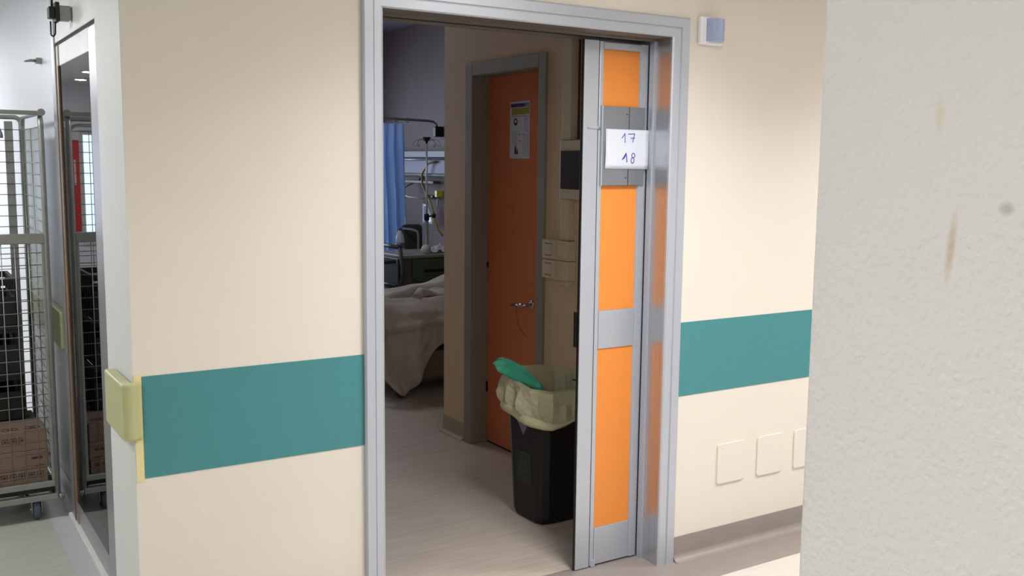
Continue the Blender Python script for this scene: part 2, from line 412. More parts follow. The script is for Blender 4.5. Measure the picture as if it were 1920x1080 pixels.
# name plate holder across the leaf
pl_ = empty('nameplate_holder', (2.43, LY-.004, 1.523), 'grey metal two-leaf nameplate holder screwed to the orange sliding door', 'sign holder')
py = LY-.0105
b = MB(); b.box(2.326, 2.454, py, LY-.001, 1.524, 1.824); b.build('left_plate', M['aludk'], pl_, bevel=.0015)
b = MB(); b.box(2.458, 2.535, py+.001, LY-.001, 1.524, 1.824); b.build('right_plate', M['aludk'], pl_, bevel=.0015)
part('side_lip', M['alu'], pl_, (2.322, 2.3275, py-.002, LY-.001, 1.522, 1.826), bevel=.0008)
part('joint', M['darkgap'], pl_, (2.454, 2.458, py+.003, LY-.001, 1.525, 1.823), bevel=0)
for z in (1.795, 1.553):
    MB().lathe((2.443, py, z), [(.0005, -.0012), (.0028, -.0008), (.0028, .001)], 10, 'y').build('screw', M['blackm'], pl_)
# paper sheet with handwritten room numbers
pp = empty('paper_sheet', (2.445, py-.003, 1.587), 'white paper with handwritten blue 17 and 18 taped over the nameplate', 'paper')
def pf(u, v):
    x = 2.341+u*.209+ (v-.5)*.003; z = 1.5875+v*.151 - u*.001
    return Vector((x, py-.0028-.0016*math.sin(v*5)-.0012*u*u, z))
MB().grid(pf, 10, 8).build('sheet', M['paper'], pp, thick=.0004)
def stroke(b, pts, wdt):
    pts = [Vector(p) for p in pts]
    for p, q in zip(pts, pts[1:]):
        d = (q-p); n = Vector((-d.y, d.x)).normalized()*wdt/2; e = d.normalized()*wdt*.35
        cs = [p-e+n, p-e-n, q+e-n, q+e+n]; L = []
        for c_ in cs:
            u = (c_.x); v = c_.y; P = pf(u/.209, v/.151); L.append(P)
        f0 = [b.b.verts.new(P+Vector((0, -.0009, 0))) for P in L]; f1 = [b.b.verts.new(P+Vector((0, -.0002, 0))) for P in L]
        b.b.faces.new(f0); b.b.faces.new(f1[::-1])
        for k in range(4): b.b.faces.new((f0[k], f0[(k+1) % 4], f1[(k+1) % 4], f1[k]))
def num(strokes, name, wd=.0032):
    b = MB()
    for s_ in strokes: stroke(b, s_, wd)
    b.build(name, M['ink'], pp)
# local sheet units: metres from lower-left corner of the sheet
num([[(.077, .118), (.083, .124), (.0915, .136), (.0925, .118), (.093, .101)]], 'handwritten_one')
num([[(.108, .134), (.122, .1345), (.139, .136), (.136, .124), (.132, .112), (.131, .103)], [(.121, .118), (.140, .1195)]], 'handwritten_seven')
num([[(.081, .036), (.089, .047), (.0985, .060), (.101, .048), (.104, .027)], [(.088, .040), (.0965, .052)]], 'handwritten_one', .0042)
e8 = [(.134+.0078*math.cos(a), .0525+.0085*math.sin(a)) for a in [PI/2+2*PI*k/10 for k in range(11)]]
e9 = [(.1315+.0075*math.cos(a), .0335+.0105*math.sin(a)) for a in [PI/2+2*PI*k/10 for k in range(11)]]
num([e8, e9], 'handwritten_eight', .0034)
b = MB(); b.grid(lambda u, v: Vector((2.262+u*.06, LY-.0012-.0002*v, 1.737+v*.014-u*.004)), 3, 2); b.build('tape', M['tape'], pp, thick=.0003)

# ================================================================== THINGS ON THE CORRIDOR WALL
# call lamp beside the door
cl = empty('call_lamp', (2.745, 0, 2.066), 'small white wall lamp with bluish lens right of the door casing', 'lamp')
part('base', mat('bright_white_plastic', (236, 236, 240), .4), cl, (2.689, 2.806, -.022, 0, 2.066, 2.171), bevel=.006)
b = MB(); b.prism([(2.716, -.02)]+[(2.716+.084*k/8, -.028-.026*math.sin(PI*k/8)**.5) for k in range(9)]+[(2.80, -.02)], 2.078, 2.164)
b.build('lens', mat('bluish_lens', (158, 170, 205), .22, 0, .02, 20), cl, bevel=.002)
# blank cover plates low on the wall
for i, (x0, x1, z0, z1, lb) in enumerate([(2.876, 3.03, .285, .457, 'white square blanking plate low on the wall, nearest the door casing'),
                                (3.108, 3.262, .283, .456, 'white square blanking plate low on the wall, middle of the row'),
                                (3.335, 3.487, .281, .455, 'white blanking plate half hidden behind the foreground wall')]):
    o = MB().prism(rrect(x0, x1, z0, z1, .012), -.0065, 0, 'y').build('cover_plate', M['cream'], bevel=.002); tag(o, lb, 'cover plate', 'blanking plates')
    for xs in (x0+.018, x1-.018):
        MB().lathe((xs, -.0068, z1-.02), [(.0005, -.0006), (.003, 0), (.003, .001)], 8, 'y').build('screw', M['cream'], o)

# olive corner bumper rail
def bumper(name, pts, z0, z1, label):
    b = MB(); b.prism(pts, z0, z1); o = b.build(name, M['olive'], bevel=.008, seg=3); return tag(o, label, 'bumper rail')
bumper('bumper_rail', [(.598, -.001), (.598, -.030), (.562, -.034), (.543, -.020), (.543, .235), (.577, .235), (.577, -.001)], .806, .972, 'yellow-green plastic bumper wrapping the wall corner next to the teal band')
bumper('bumper_rail', [(.679, 1.84), (.645, 1.84), (.645, 3.0), (.679, 3.0)], .755, .925, 'yellow-green wall bumper behind the mesh cart')

# ================================================================== GLAZED DOOR ON THE LEFT
FX = .65
gd = struct(part('door_2', M['glassfr'], None, (FX, FX+.045, .47, .60, 0, CEIL-.002), (FX, FX+.045, 1.71, 1.785, 0, CEIL-.002), bevel=.003))
part('left_stile', mat('taupe_profile', (138, 128, 116), .4, .3), gd, (FX+.0, FX+.04, 1.60, 1.71, .005, 2.068), bevel=.004)
part('leaf_frame', M['glassfr'], gd, (FX+.004, FX+.04, .60, .93, .005, 2.068), (FX+.004, FX+.04, .93, 1.60, .005, .118), bevel=.004)
part('top_rail', M['hospital'], gd, (FX+.004, FX+.04, .93, 1.60, 1.983, 2.068), bevel=.003)
part('transom_panel', M['hospital'], gd, (FX+.006, FX+.04, .60, 1.71, 2.084, CEIL-.002), bevel=.002)
part('gap', M['darkgap'], gd, (FX+.012, FX+.03, .60, 1.71, 2.068, 2.084), bevel=0)
part('glazing_bead', M['brown'], gd, (FX-.003, FX+.003, 1.594, 1.603, .118, 1.983), (FX-.003, FX+.003, 1.66, 1.672, .005, 2.068), bevel=.001)
part('pane', M['pane'], gd, (FX+.003, FX+.008, .93, 1.60, .118, 1.983), bevel=0)
part('threshold', M['hospital'], gd, (FX-.014, FX+.045, .47, 1.785, .002, .022), bevel=.003)
# recess behind the glass
struct(MB().box(.75, .76, .46, 1.79, 0, CEIL).box(.70, .75, .44, .46, 0, CEIL).build('wall_closet', mat('closet_beige', (150, 140, 134), .7)))
# latch at the top of the glazed door
la = empty('door_latch', (.61, 1.28, 2.06), 'black latch with wire loop at the top of the glazed door', 'latch')
part('mount', M['steel'], la, (.612, .650, 1.24, 1.30, 2.125, 2.178), bevel=.002)
part('clamp', M['blackm'], la, (.575, .597, 1.245, 1.30, 2.130, 2.172), (.597, .612, 1.24, 1.31, 2.118, 2.19), bevel=.003)
b = MB(); zc = 2.12
b.tube([(.583, 1.275, zc), (.583, 1.275, 2.075)]+[(.589+.007*-math.cos(a), 1.275, 2.075-.010*math.sin(a)) for a in [PI*k/6 for k in range(1, 6)]]+[(.598, 1.275, 2.075), (.600, 1.275, zc)], .003, 6)
b.build('wire_loop', M['blackm'], la)
MB().tube([(.590, 1.275, 2.17), (.590, 1.275, 2.25)], .004, 6).build('pull_rod', M['blackm'], la)
# clip on the wall over the cart
b = MB(); b.box(.655, .679, 2.30, 2.36, 2.05, 2.075); b.tube([(.662, 2.33, 2.062), (.63, 2.28, 2.058), (.600, 2.25, 2.05)], [.008, .007, .004], 8)
tag(b.build('wall_clip', M['steel'], bevel=.001), 'small grey metal clip sticking out of the white wall above the cart', 'clip')

# ================================================================== MESH ROLL CART
cx0, cx1, cy0, cy1 = -.13, .598, 1.80, 2.45
ct = empty('mesh_cart', (.23, 2.12, 0), 'tall grey wire-mesh roll cart loaded with cartons at the left edge', 'cart')
def archpanel(y_or_x, a0, a1, axis, r=.06):
    z0, z1 = .11, 1.80
    pts2 = [(a0, z0), (a0, z1-r)]+[(a0+r-r*math.cos(t), z1-r+r*math.sin(t)) for t in [PI/2*k/5 for k in range(1, 6)]]
    pts2 += [(a1-r+r*math.sin(t), z1-r+r*math.cos(t)) for t in [PI/2*k/5 for k in range(0, 6)]]+[(a1, z0)]
    return [((p, y_or_x, q) if axis == 'x' else (y_or_x, p, q)) for p, q in pts2]
b = MB(); b.tube(archpanel(cx1, cy0, cy1, 'y'), .012, 8); b.tube([(cx1, cy0, .12), (cx1, cy1, .12)], .010, 8); b.build('side_frame', M['steel'], ct)
b = MB(); b.tube(archpanel(cx0, cy0, cy1, 'y'), .012, 8); b.tube([(cx0, cy0, .12), (cx0, cy1, .12)], .010, 8); b.build('side_frame', M['steel'], ct)
b = MB(); b.tube(archpanel(cy1, cx0, cx1-.005, 'x', .03), .011, 8)
b.box(.520, .556, cy1-.008, cy1+.006, .12, 1.78); b.box(.02, .055, cy1-.008, cy1+.006, .12, 1.78)
b.tube([(.507, cy1, 1.70)]+[(.507-.05+.05*math.cos(t), cy1, 1.70+.07*math.sin(t)) for t in [PI/2*k/5 for k in range(1, 6)]]+[(.12, cy1, 1.77)], .008, 6)
b.build('back_frame', M['steel'], ct)
def mesh_wires(b, fn, u0, u1, du, z0, z1, dz, r=.0019):
    n = round((u1-u0)/du)
    for i in range(n+1): u = u0+(u1-u0)*i/n; b.tube([fn(u, z0), fn(u, z1)], r, 5)
    n = round((z1-z0)/dz)
    for i in range(n+1): z = z0+(z1-z0)*i/n; b.tube([fn(u0, z), fn(u1, z)], r, 5)
b = MB(); mesh_wires(b, lambda u, z: (cx1-.002, u, z), cy0+.012, cy1-.012, .31, .14, 1.74, .052); b.build('side_mesh', M['steel'], ct)
MB().box(cx1+.002, cx1+.004, cy0+.03, cy1-.03, .15, 1.74).build('side_shade_sheet', film('grey_shade_film', (132, 142, 132), .5, .3), ct)  # translucent grey sheet added for the shade beyond the side mesh
b = MB(); mesh_wires(b, lambda u, z: (cx0+.002, u, z), cy0+.012, cy1-.012, .16, .14, 1.74, .052); b.build('side_mesh', M['steel'], ct)
b = MB(); mesh_wires(b, lambda u, z: (u, cy1-.012, z), cx0+.012, cx1-.012, .17, .14, 1.74, .052); b.build('back_mesh', M['steel'], ct)
b = MB(); mesh_wires(b, lambda u, z: (u, cy0-.004, z), cx0+.015, cx1-.018, .0555, .155, 1.25, .051, .0022); b.build('front_gate_mesh', M['steel'], ct)
b = MB(); b.box(cx0+.01, cx1-.008, cy0-.010, cy0+.004, 1.238, 1.282); b.box(cx0+.01, cx1-.008, cy0-.008, cy0+.004, .150, .178)
b.box(cx1-.022, cx1-.008, cy0-.008, cy0+.004, .178, 1.238)
b.build('front_gate_frame', M['steel'], ct, bevel=.003)
b = MB(); b.box(cx0, cx1+.012, cy0-.012, cy0+.012, 1.788, 1.806); b.tube([(cx1+.003, cy0-.016, 1.80), (cx1+.003, cy0+.016, 1.80)], .016, 10); b.build('top_bar', M['steel'], ct, bevel=.002)
b = MB(); b.box(cx0, cx1, cy0-.012, cy0+.016, .092, .118); b.box(cx0, cx1, cy1-.016, cy1+.012, .092, .118)
b.box(cx0-.004, cx0+.024, cy0, cy1, .092, .118); b.box(cx1-.024, cx1+.004, cy0, cy1, .092, .118)
for k in range(1, 6): xx = cx0+(cx1-cx0)*k/6; b.box(xx-.008, xx+.008, cy0, cy1, .098, .112)
b.build('base_frame', M['steel'], ct, bevel=.002)
MB().box(cx0+.01, cx1-.01, cy0+.016, cy1-.016, .125, .152).build('base_shelf', M['blackm'], ct)
MB().tube([(cx1+.004, cy0, .10), (cx1+.028, cy0, .10)], .011, 8).tube([(cx1+.006, cy0-.016, .115), (cx1+.018, cy0-.016, .085)], .005, 6).build('corner_latch', M['steel'], ct)
for (wx, wy) in ((.512, 1.835), (-.06, 1.835), (.512, 2.40), (-.06, 2.40)):
    c_ = MB().lathe((wx-.0, wy, .046), [(.012, -.014), (.040, -.014), (.0455, -.008), (.0455, .008), (.040, .014), (.012, .014)], 20, 'x').build('caster_wheel', M['rubber'], ct)
    b = MB(); b.box(wx-.022, wx-.017, wy-.022, wy+.024, .035, .092); b.box(wx+.017, wx+.022, wy-.022, wy+.024, .035, .092); b.box(wx-.024, wx+.024, wy-.028, wy+.028, .086, .0925)
    b.tube([(wx-.026, wy, .046), (wx+.026, wy, .046)], .008, 8)
    b.build('caster_fork', M['steel'], c_, bevel=.001)

# cartons on the cart
rows_ = [(1.815, 2.03, 'front'), (2.035, 2.23, 'middle'), (2.235, 2.43, 'rear')]
zs = [(.153, .236, 'bottom'), (.2365, .322, 'middle'), (.3225, .409, 'top')]
for ri, (y0, y1, rn) in enumerate(rows_):
    for zi, (z0, z1, zn) in enumerate(zs):
        dx = [.0, -.012, -.028][ri]+(-.004, .0, -.002)[zi]
        x1 = .568+dx; x0 = -.03+dx
        t = empty('cardboard_carton', ((x0+x1)/2, (y0+y1)/2, z0), 'brown cardboard carton in the %s row of the cart, %s layer' % (rn, zn), 'box', 'cartons on the cart')
        part('box_body', M['board'], t, (x0, x1, y0, y1, z0, z1), bevel=.004)
        if ri == 0 or zi == 2:
            def mark(xx, zz, ww, hh):
                t_ = .003; b = MB()
                yq = y0-.0008
                b.box(xx, xx+ww, yq, y0, zz, zz+t_); b.box(xx, xx+ww, yq, y0, zz+hh-t_, zz+hh); b.box(xx, xx+t_, yq, y0, zz, zz+hh); b.box(xx+ww-t_, xx+ww, yq, y0, zz, zz+hh)
                b.box(xx+ww*.3, xx+ww*.7, yq, y0, zz+hh*.35, zz+hh*.7); b.build('printed_mark', M['print'], t)
            def bar(*q): MB().box(*q).build('printed_line', M['print'], t)
            if ri == 0 and zi == 2:
                for xx in (.385, .418, .452): mark(xx, z0+.035, .026, .028)
            elif ri == 0 and zi == 1:
                bar(.50, .545, y0-.0008, y0, z0+.045, z0+.055); bar(.515, .55, y0-.0008, y0, z0+.012, z0+.020)
            elif ri == 0 and zi == 0:
                for xx in (.375, .41, .445, .485, .52): mark(xx, z0+.045, .026, .026)
                bar(.40, .56, y0-.0008, y0, z0+.012, z0+.016)
            if zi == 2:      # printed outlines of the tear-open handles on the lid
                for xx in (x1-.085, x1-.175, x1-.26):
                    b = MB()
                    for a, d in zip(*(lambda q: (q, q[1:]+q[:1]))(rrect(xx, xx+.065, y0+.045, y0+.085, .019, 4))):
                        b.tube([(a[0], a[1], z1+.0008), (d[0], d[1], z1+.0008)], .0018, 4)
                    b.box(xx+.022, xx+.045, y0+.058, y0+.072, z1, z1+.001); b.build('handle_print', M['print'], t)
            if zi == 2 and ri == 2:
                part('label', M['label'], t, (x1-.21, x1-.06, y0+.02, y0+.06, z1, z1+.0015), bevel=0)

# black plastic crates stacked behind the cartons' tops
for k, (z0, lb) in enumerate([(.4145, 'black plastic crate in the mesh cart, lowest of its stack'), (.632, 'black plastic crate in the mesh cart, middle of its stack'), (.850, 'black plastic crate in the mesh cart, topmost of its stack')]):
    x0, x1, y0, y1, h = -.03, (.503, .497, .492)[k], 2.03, 2.40, .215
    t = empty('plastic_crate', ((x0+x1)/2, (y0+y1)/2, z0), lb, 'crate', 'black crates in the cart')
    b = MB()
    for (a, c_, d, e) in ((x0, x1, y0, y0+.006), (x0, x1, y1-.006, y1), (x0, x0+.006, y0, y1), (x1-.006, x1, y0, y1)):
        b.box(a, c_, d, e, z0, z0+h*.62); b.box(a, c_, d, e, z0+h*.86, z0+h-.008)
    nx = 9
    for i in range(nx+1):
        xx = x0+.004+(x1-x0-.012)*i/nx
        if i in (4, 5): continue
        b.box(xx, xx+.006, y0-.005, y0+.007, z0+.01, z0+h-.01); b.box(xx, xx+.006, y1-.007, y1+.005, z0+.01, z0+h-.01)
    for i in range(6):
        yy = y0+.01+(y1-y0-.03)*i/5; b.box(x1-.007, x1+.005, yy, yy+.008, z0+.01, z0+h-.01); b.box(x0-.005, x0+.007, yy, yy+.008, z0+.01, z0+h-.01)
    b.box(x0, x1, y0, y1, z0+.0, z0+.006)
    b.build('crate_body', M['black'], t, bevel=.001)
    b = MB(); 
    for (a, c_, d, e) in ((x0-.006, x1+.006, y0-.006, y0+.008), (x0-.006, x1+.006, y1-.008, y1+.006), (x0-.006, x0+.008, y0, y1), (x1-.008, x1+.006, y0, y1)): b.box(a, c_, d, e, z0+h-.012, z0+h)
    b.build('rim', M['black'], t, bevel=.002)

# red cabinet at the far end of the corridor, seen only mirrored in the glazed door
o = empty('hose_cabinet', (-.69, 9.92, .75), 'red cabinet at the corridor end, mirrored in the glazed door', 'cabinet')
part('cabinet_body', M['red'], o, (-.71, -.60, 9.82, 9.998, .75, 1.83), bevel=.006)
part('sign', M['label'], o, (-.665, -.645, 9.812, 9.82, 1.3, 1.6), bevel=.001)

# ================================================================== INSIDE THE ROOM: bathroom door
bd = struct(part('door_3', M['orange2'], None, (2.895, 2.93, DY0+.005, DY1-.006, .012, DZ-.004), bevel=.001))
part('dark_bottom_gap', M['darkgap'], bd, (2.90, 2.932, DY0+.005, DY1-.006, .0015, .012), bevel=0)
b = MB()
for (y0, y1, z0, z1) in ((DY1-.002, DY1+.075, 0, DZ+.066), (DY0-.062, DY0+.002, 0, DZ+.066), (DY0+.002, DY1-.002, DZ, DZ+.066)):
    b.box(WX-.014, WX+.012, y0, y1, z0, z1)
b.box(WX+.0, 2.925, DY1-.006, DY1+.004, 0, DZ+.01); b.box(WX, 2.925, DY0-.004, DY0+.004, 0, DZ+.01); b.box(WX, 2.925, DY0, DY1, DZ-.003, DZ+.01)
b.build('door_frame', M['greymetal'], bd, bevel=.003)
b = MB(); b.lathe((2.889, 1.43, .862), [(.018, -.004), (.022, 0), (.022, .006)], 14, 'x'); b.tube([(2.89, 1.43, .862), (2.845, 1.43, .862), (2.838, 1.45, .860), (2.838, 1.545, .850)], [.009, .009, .009, .007], 10)
h = b.build('door_handle', M['chrome'], bd)
b = MB(); b.tube([(2.838, 1.50, .852), (2.842, 1.505, .80), (2.85, 1.49, .74), (2.862, 1.46, .70), (2.87, 1.435, .69)], .0012, 5); b.build('string_loop', M['print'], bd)
# hinge on the left edge
part('door_hinge', M['blackm'], bd, (2.886, 2.896, DY1-.014, DY1-.004, .30, .36), (2.886, 2.896, DY1-.014, DY1-.004, 1.02, 1.05), bevel=.001)

# notice taped on the bathroom door
nt_ = empty('notice_sheet', (2.892, 1.57, 1.63), 'printed notice with purple and yellow-green header on the inner orange door', 'poster')
px = 2.8945
part('sheet', M['paper'], nt_, (px-.0006, px, 1.475, 1.668, 1.632, 1.932), bevel=0)
def P(name, m_, rs):
    b = MB()
    for (y0, y1, z0, z1) in rs:   # u: left edge = high y
        b.box(px-.0012, px-.0006, y0, y1, z0, z1)
    return b.build(name, m_, nt_)
P('header_band', M['purple'], [(1.516, 1.660, 1.903, 1.922), (1.478, 1.516, 1.903, 1.906)])
P('emblem_patch', M['greyprint'], [(1.480, 1.512, 1.909, 1.924)])
P('title_band', M['lime'], [(1.480, 1.652, 1.864, 1.899)])
def blobs(name, pts, m_):
    b = MB()
    for (y, z, ry, rz_) in pts:
        b.prism([(y+ry*math.cos(a), z+rz_*math.sin(a)) for a in [2*PI*k/12 for k in range(12)]], px-.0012, px-.0006, 'x')
    return b.build(name, m_, nt_)
# schematic figure: washing hands / mask picture, as ring and dark centre
b = MB()
for k in range(14):
    a0, a1 = 2*PI*k/14, 2*PI*(k+1)/14
    b.prism([(1.612+.019*math.cos(a0), 1.826+.020*math.sin(a0)), (1.612+.011*math.cos(a0), 1.826+.012*math.sin(a0)), (1.612+.011*math.cos(a1), 1.826+.012*math.sin(a1)), (1.612+.019*math.cos(a1), 1.826+.020*math.sin(a1))], px-.0012, px-.0006, 'x')
b.build('round_picture', M['darkprint'], nt_)
blobs('round_picture', [(1.610, 1.815, .008, .009)], M['darkprint'])
P('lower_picture', mat('brown_picture', (96, 88, 50), .7), [(1.600, 1.622, 1.655, 1.690), (1.585, 1.60, 1.655, 1.672), (1.604, 1.618, 1.690, 1.70), (1.588, 1.594, 1.672, 1.684)])
P('small_picture', M['darkprint'], [(1.567, 1.579, 1.757, 1.762)])
P('small_picture', M['darkprint'], [(1.567, 1.577, 1.722, 1.728)])
tl = [(1.482, 1.648, 1.853, 1.8565)]
for k in range(9): tl.append((1.490, 1.535-.006*(k % 3), 1.842-k*.0085, 1.8445-k*.0085))
for k in range(9): tl.append((1.594+.004*(k % 2), 1.645, 1.775-k*.0085, 1.7775-k*.0085))
for k in range(15): tl.append((1.482, 1.548-.005*(k % 4), 1.760-k*.0082, 1.7622-k*.0082))
P('text_lines', M['greyprint'], tl)

# cable trunking, control box, switches
for z0, z1, lb in ((1.718, 2.6, 'cream cable trunking on the inner wall above the dark-windowed box'), (1.240, 1.438, 'cream cable trunking on the inner wall between the box and the switches'), (1.020, 1.045, 'short stub of cream cable trunking under the switch boxes')):
    tag(part('cable_trunking', M['ivory'], None, (2.764, WX, .930, 1.0, z0, z1), bevel=.003), lb, 'trunking', 'trunking pieces')
tag(MB().box(2.790, WX, .900, .912, 1.72, 2.6).build('trunking_shadow_strip', M['print'], bevel=.003), 'thin dark strip drawn as the trunking shadow, on the inner wall right of it', 'shadow strip')  # dark strip put in for the shadow beside the trunking
cb = empty('control_box', (2.77, .86, 1.44), 'cream wall box with smoked dark door beside the sliding leaf', 'box')
part('box_body', M['ivory'], cb, (2.742, WX, .745, .980, 1.44, 1.716), bevel=.006)
part('smoked_door', M['smoke'], cb, (2.736, 2.7425, .760, .968, 1.487, 1.668), bevel=.003)
for z0, z1, lb in ((1.143, 1.238, 'cream switch box on the inner wall, upper of the two'), (1.047, 1.141, 'cream switch box on the inner wall, lower of the two')):
    s_ = empty('switch_box', (2.77, 1.02, z0), lb, 'light switch', 'switch boxes')
    part('box_body', M['ivory'], s_, (2.747, WX, .912, 1.121, z0, z1), bevel=.004)
    pt = part('switch_plate', M['ivory'], s_, (2.741, 2.748, 1.012, 1.119, z0+.004, z1-.004), bevel=.003)
    part('rocker', M['ivory'], pt, (2.737, 2.742, 1.038, 1.092, z0+.022, z1-.020), bevel=.0015)
    for zz in (z1-.0195, z0+.018): part('rocker_slot', M['print'], pt, (2.7405, 2.7415, 1.036, 1.094, zz, zz+.003), bevel=0)

# ================================================================== WASTE BIN
bn = empty('waste_bin', (2.53, .72, 0), 'tall black plastic waste bin with cut corners and a cream liner', 'bin')
def boct(x0, x1, y0, y1, c_, z): 
    return [Vector(p+(z,)) for p in [(x0+c_, y0), (x1-c_, y0), (x1-c_*.3, y0+c_*.3), (x1, y0+c_), (x1, y1-c_), (x1-c_*.3, y1-c_*.3), (x1-c_, y1), (x0+c_, y1), (x0+c_*.3, y1-c_*.3), (x0, y1-c_), (x0, y0+c_), (x0+c_*.3, y0+c_*.3)]]
b = MB(); b.loft([boct(2.398, 2.672, .590, .835, .045, .006), boct(2.392, 2.678, .584, .842, .045, .03), boct(2.367, 2.704, .561, .867, .055, .585), boct(2.359, 2.711, .553, .875, .055, .588), boct(2.359, 2.711, .553, .875, .055, .604),
     boct(2.372, 2.698, .566, .862, .05, .604), boct(2.40, 2.67, .592, .835, .045, .05)], smooth=False)
b.build('bin_body', M['black'], bn, bevel=.003)
for (x, y) in ((2.44, .63), (2.63, .63), (2.44, .795), (2.63, .795)): MB().box(x-.02, x+.02, y-.02, y+.02, 0, .01).build('foot', M['black'], bn, bevel=.003)
# liner folded over the rim
def linerloop(t, z, grow, wob, k0=0, n=40):
    x0, x1, y0, y1 = 2.352-grow, 2.718+grow, .546-grow, .882+grow; c_ = .065+grow*.6
    base = [(x0+c_, y0), (x1-c_, y0), (x1, y0+c_), (x1, y1-c_), (x1-c_, y1), (x0+c_, y1), (x0, y1-c_), (x0, y0+c_)]
    L = [(Vector(base[(i+1) % 8])-Vector(base[i])).length for i in range(8)]; T = sum(L); out = []
    for k in range(n):
        d = T*k/n; i = 0
        while d > L[i]: d -= L[i]; i += 1
        p = Vector(base[i]).lerp(Vector(base[(i+1) % 8]), d/L[i])
        nv = (p-Vector((2.535, .714))).normalized(); a = k/n
        q = p+nv*wob*(noise.noise(Vector((a*23, z*2.5, 3)))*1.2+.5*noise.noise(Vector((a*57, z*5, 9))))
        out.append((q, a))
    return out
loops = []
def hz(a, lo, hi, ph): return lo+(hi-lo)*(.5+.5*math.sin(2*PI*a+ph))
for (z, g, wb, kind) in [(.30, -.075, .004, 'i'), (.55, -.045, .006, 'i'), (.632, -.010, .003, 't'), (.648, .0, .003, 't'), (.644, .012, .004, 't'), (.615, .016, .012, 'o'), (.59, .019, .032, 'o'), (.565, .022, .04, 'o'), (.54, .022, .034, 'o'), (.515, .020, .014, 'o'), (.497, .021, .008, 'h'), (.488, .021, .005, 'h2')]:
    L = []
    for q, a in linerloop(0, z, g, wb):
        zz = z
        # rim dips at the front-left, hem hangs lower at the front corner
        if kind in ('o', 'h', 'h2', 't'): zz += .010*math.sin(a*2*PI*2+1)*(1 if kind != 't' else .5)
        if kind in ('o', 'h', 'h2'):
            dcorner = (q-Vector((2.41, .55))).length
            zz -= max(0, .045*(1-dcorner/.22))*((.66-z)/.16)
        ty = (q.y-.55)/.33
        zz += ((.030*ty-.030*ty*max(0, (q.x-2.40)/.3))-.030*(1-ty))*(1 if kind == 't' else (.35 if kind == 'i' else .3))+(.012 if kind in ('o', 'h', 'h2') else 0)
        if kind in ('h', 'h2'): zz += .10*max(0, q.x-2.48)*(1-ty)
        L.append(Vector((q.x, q.y, zz)))
    loops.append(L)
MB().loft(loops, smooth=False, cap0=False, cap1=False).build('liner', M['bag'], bn, thick=.0006)
# rolled pale hem of the liner
hem = [Vector(p)+Vector((0, 0, -.002)) for p in loops[-1]]
hp = [p+Vector((0, 0, .012)) for p in hem]
b = MB(); b.loft([[p+(p-Vector((2.535, .714, p.z))).normalized()*.004 for p in [h_+Vector((0, 0, .016+.030*max(0, min(1, (2.46-h_.x)/.1)))) for h_ in hem]], [p+(p-Vector((2.535, .714, p.z))).normalized()*.006 for p in hp], hem], cap0=False, cap1=False)
b.build('liner_hem', cloth('pale_cream_hem', (222, 216, 176), .2, .5), bn, thick=.0008)
# inner bag tied corner lump
b = MB(); b.tube([(2.362, .858, .640), (2.352, .868, .60), (2.345, .872, .56)], [.008, .011, .006], 8); b.build('liner_knot', M['bag'], bn)
# stickers: inverted grey triangle and a dim green recycling label, on the left face
def lface(y, z, off=.0015):   # point on the tapered left face
    return Vector((2.392+(2.366-2.392)*(z-.03)/.585-off, y, z))
def facepoly(name, m_, polys, off=.0012):
    b = MB()
    for pl2 in polys:
        A = [b.b.verts.new(lface(y, z, off)) for y, z in pl2]; B = [b.b.verts.new(lface(y, z, -.0005)) for y, z in pl2]
        b.b.faces.new(A); b.b.faces.new(B[::-1])
        for i in range(len(pl2)): j = (i+1) % len(pl2); b.b.faces.new((A[i], A[j], B[j], B[i]))
    return b.build(name, m_, bn)
facepoly('triangle_sticker', M['sticker'], [[(.778, .53), (.778, .485), (.706, .398), (.665, .46), (.665, .53)]])
lb = facepoly('recycling_label', M['greenlabel'], [[(.765, .318), (.650, .318), (.650, .175), (.765, .175)]], .001)
lg = mat('label_outline', (52, 60, 42), .6)
fr = [[(.765, .318), (.650, .318), (.650, .314), (.765, .314)], [(.765, .179), (.650, .179), (.650, .175), (.765, .175)], [(.765, .318), (.761, .318), (.761, .175), (.765, .175)], [(.654, .318), (.650, .318), (.650, .175), (.654, .175)]]
for k in range(3):     # three chasing strokes
    a = PI/2+k*2*PI/3; c0 = Vector((.7075, .252)); p0 = c0+Vector((math.cos(a), math.sin(a)))*.036; p1 = c0+Vector((math.cos(a+1.6), math.sin(a+1.6)))*.034
    n_ = (p1-p0).normalized(); n2_ = Vector((-n_.y, n_.x))*.006; fr.append([tuple(p0+n2_), tuple(p0-n2_), tuple(p1-n2_), tuple(p1+n2_)])
facepoly('recycling_mark', lg, fr, .0018)
# green plastic glove / bag draped over the rim
def gl(u, v):
    c0 = [Vector((2.43, .620, .570)), Vector((2.40, .63, .632)), Vector((2.365, .70, .672)), Vector((2.325, .77, .700)), Vector((2.285, .81, .716))]
    t = u*4; i = min(int(t), 3); p = c0[i].lerp(c0[i+1], t-i)
    wd = .008+.028*math.sin(min(1, u*1.15+.1)*PI*.62)*(1 if u < .92 else (1-(u-.92)/.08*.55))
    p2 = p+Vector((.2, .0, 1)).normalized()*(v-.5)*2*wd
    p2 += Vector((.006*math.sin(v*9+u*7), .008*math.sin(v*6+u*5), 0)); return p2
b = MB(); b.grid(gl, 26, 10); tag(b.build('plastic_glove', M['green'], thick=.0012), 'translucent green plastic glove sticking out of the black bin', 'glove')

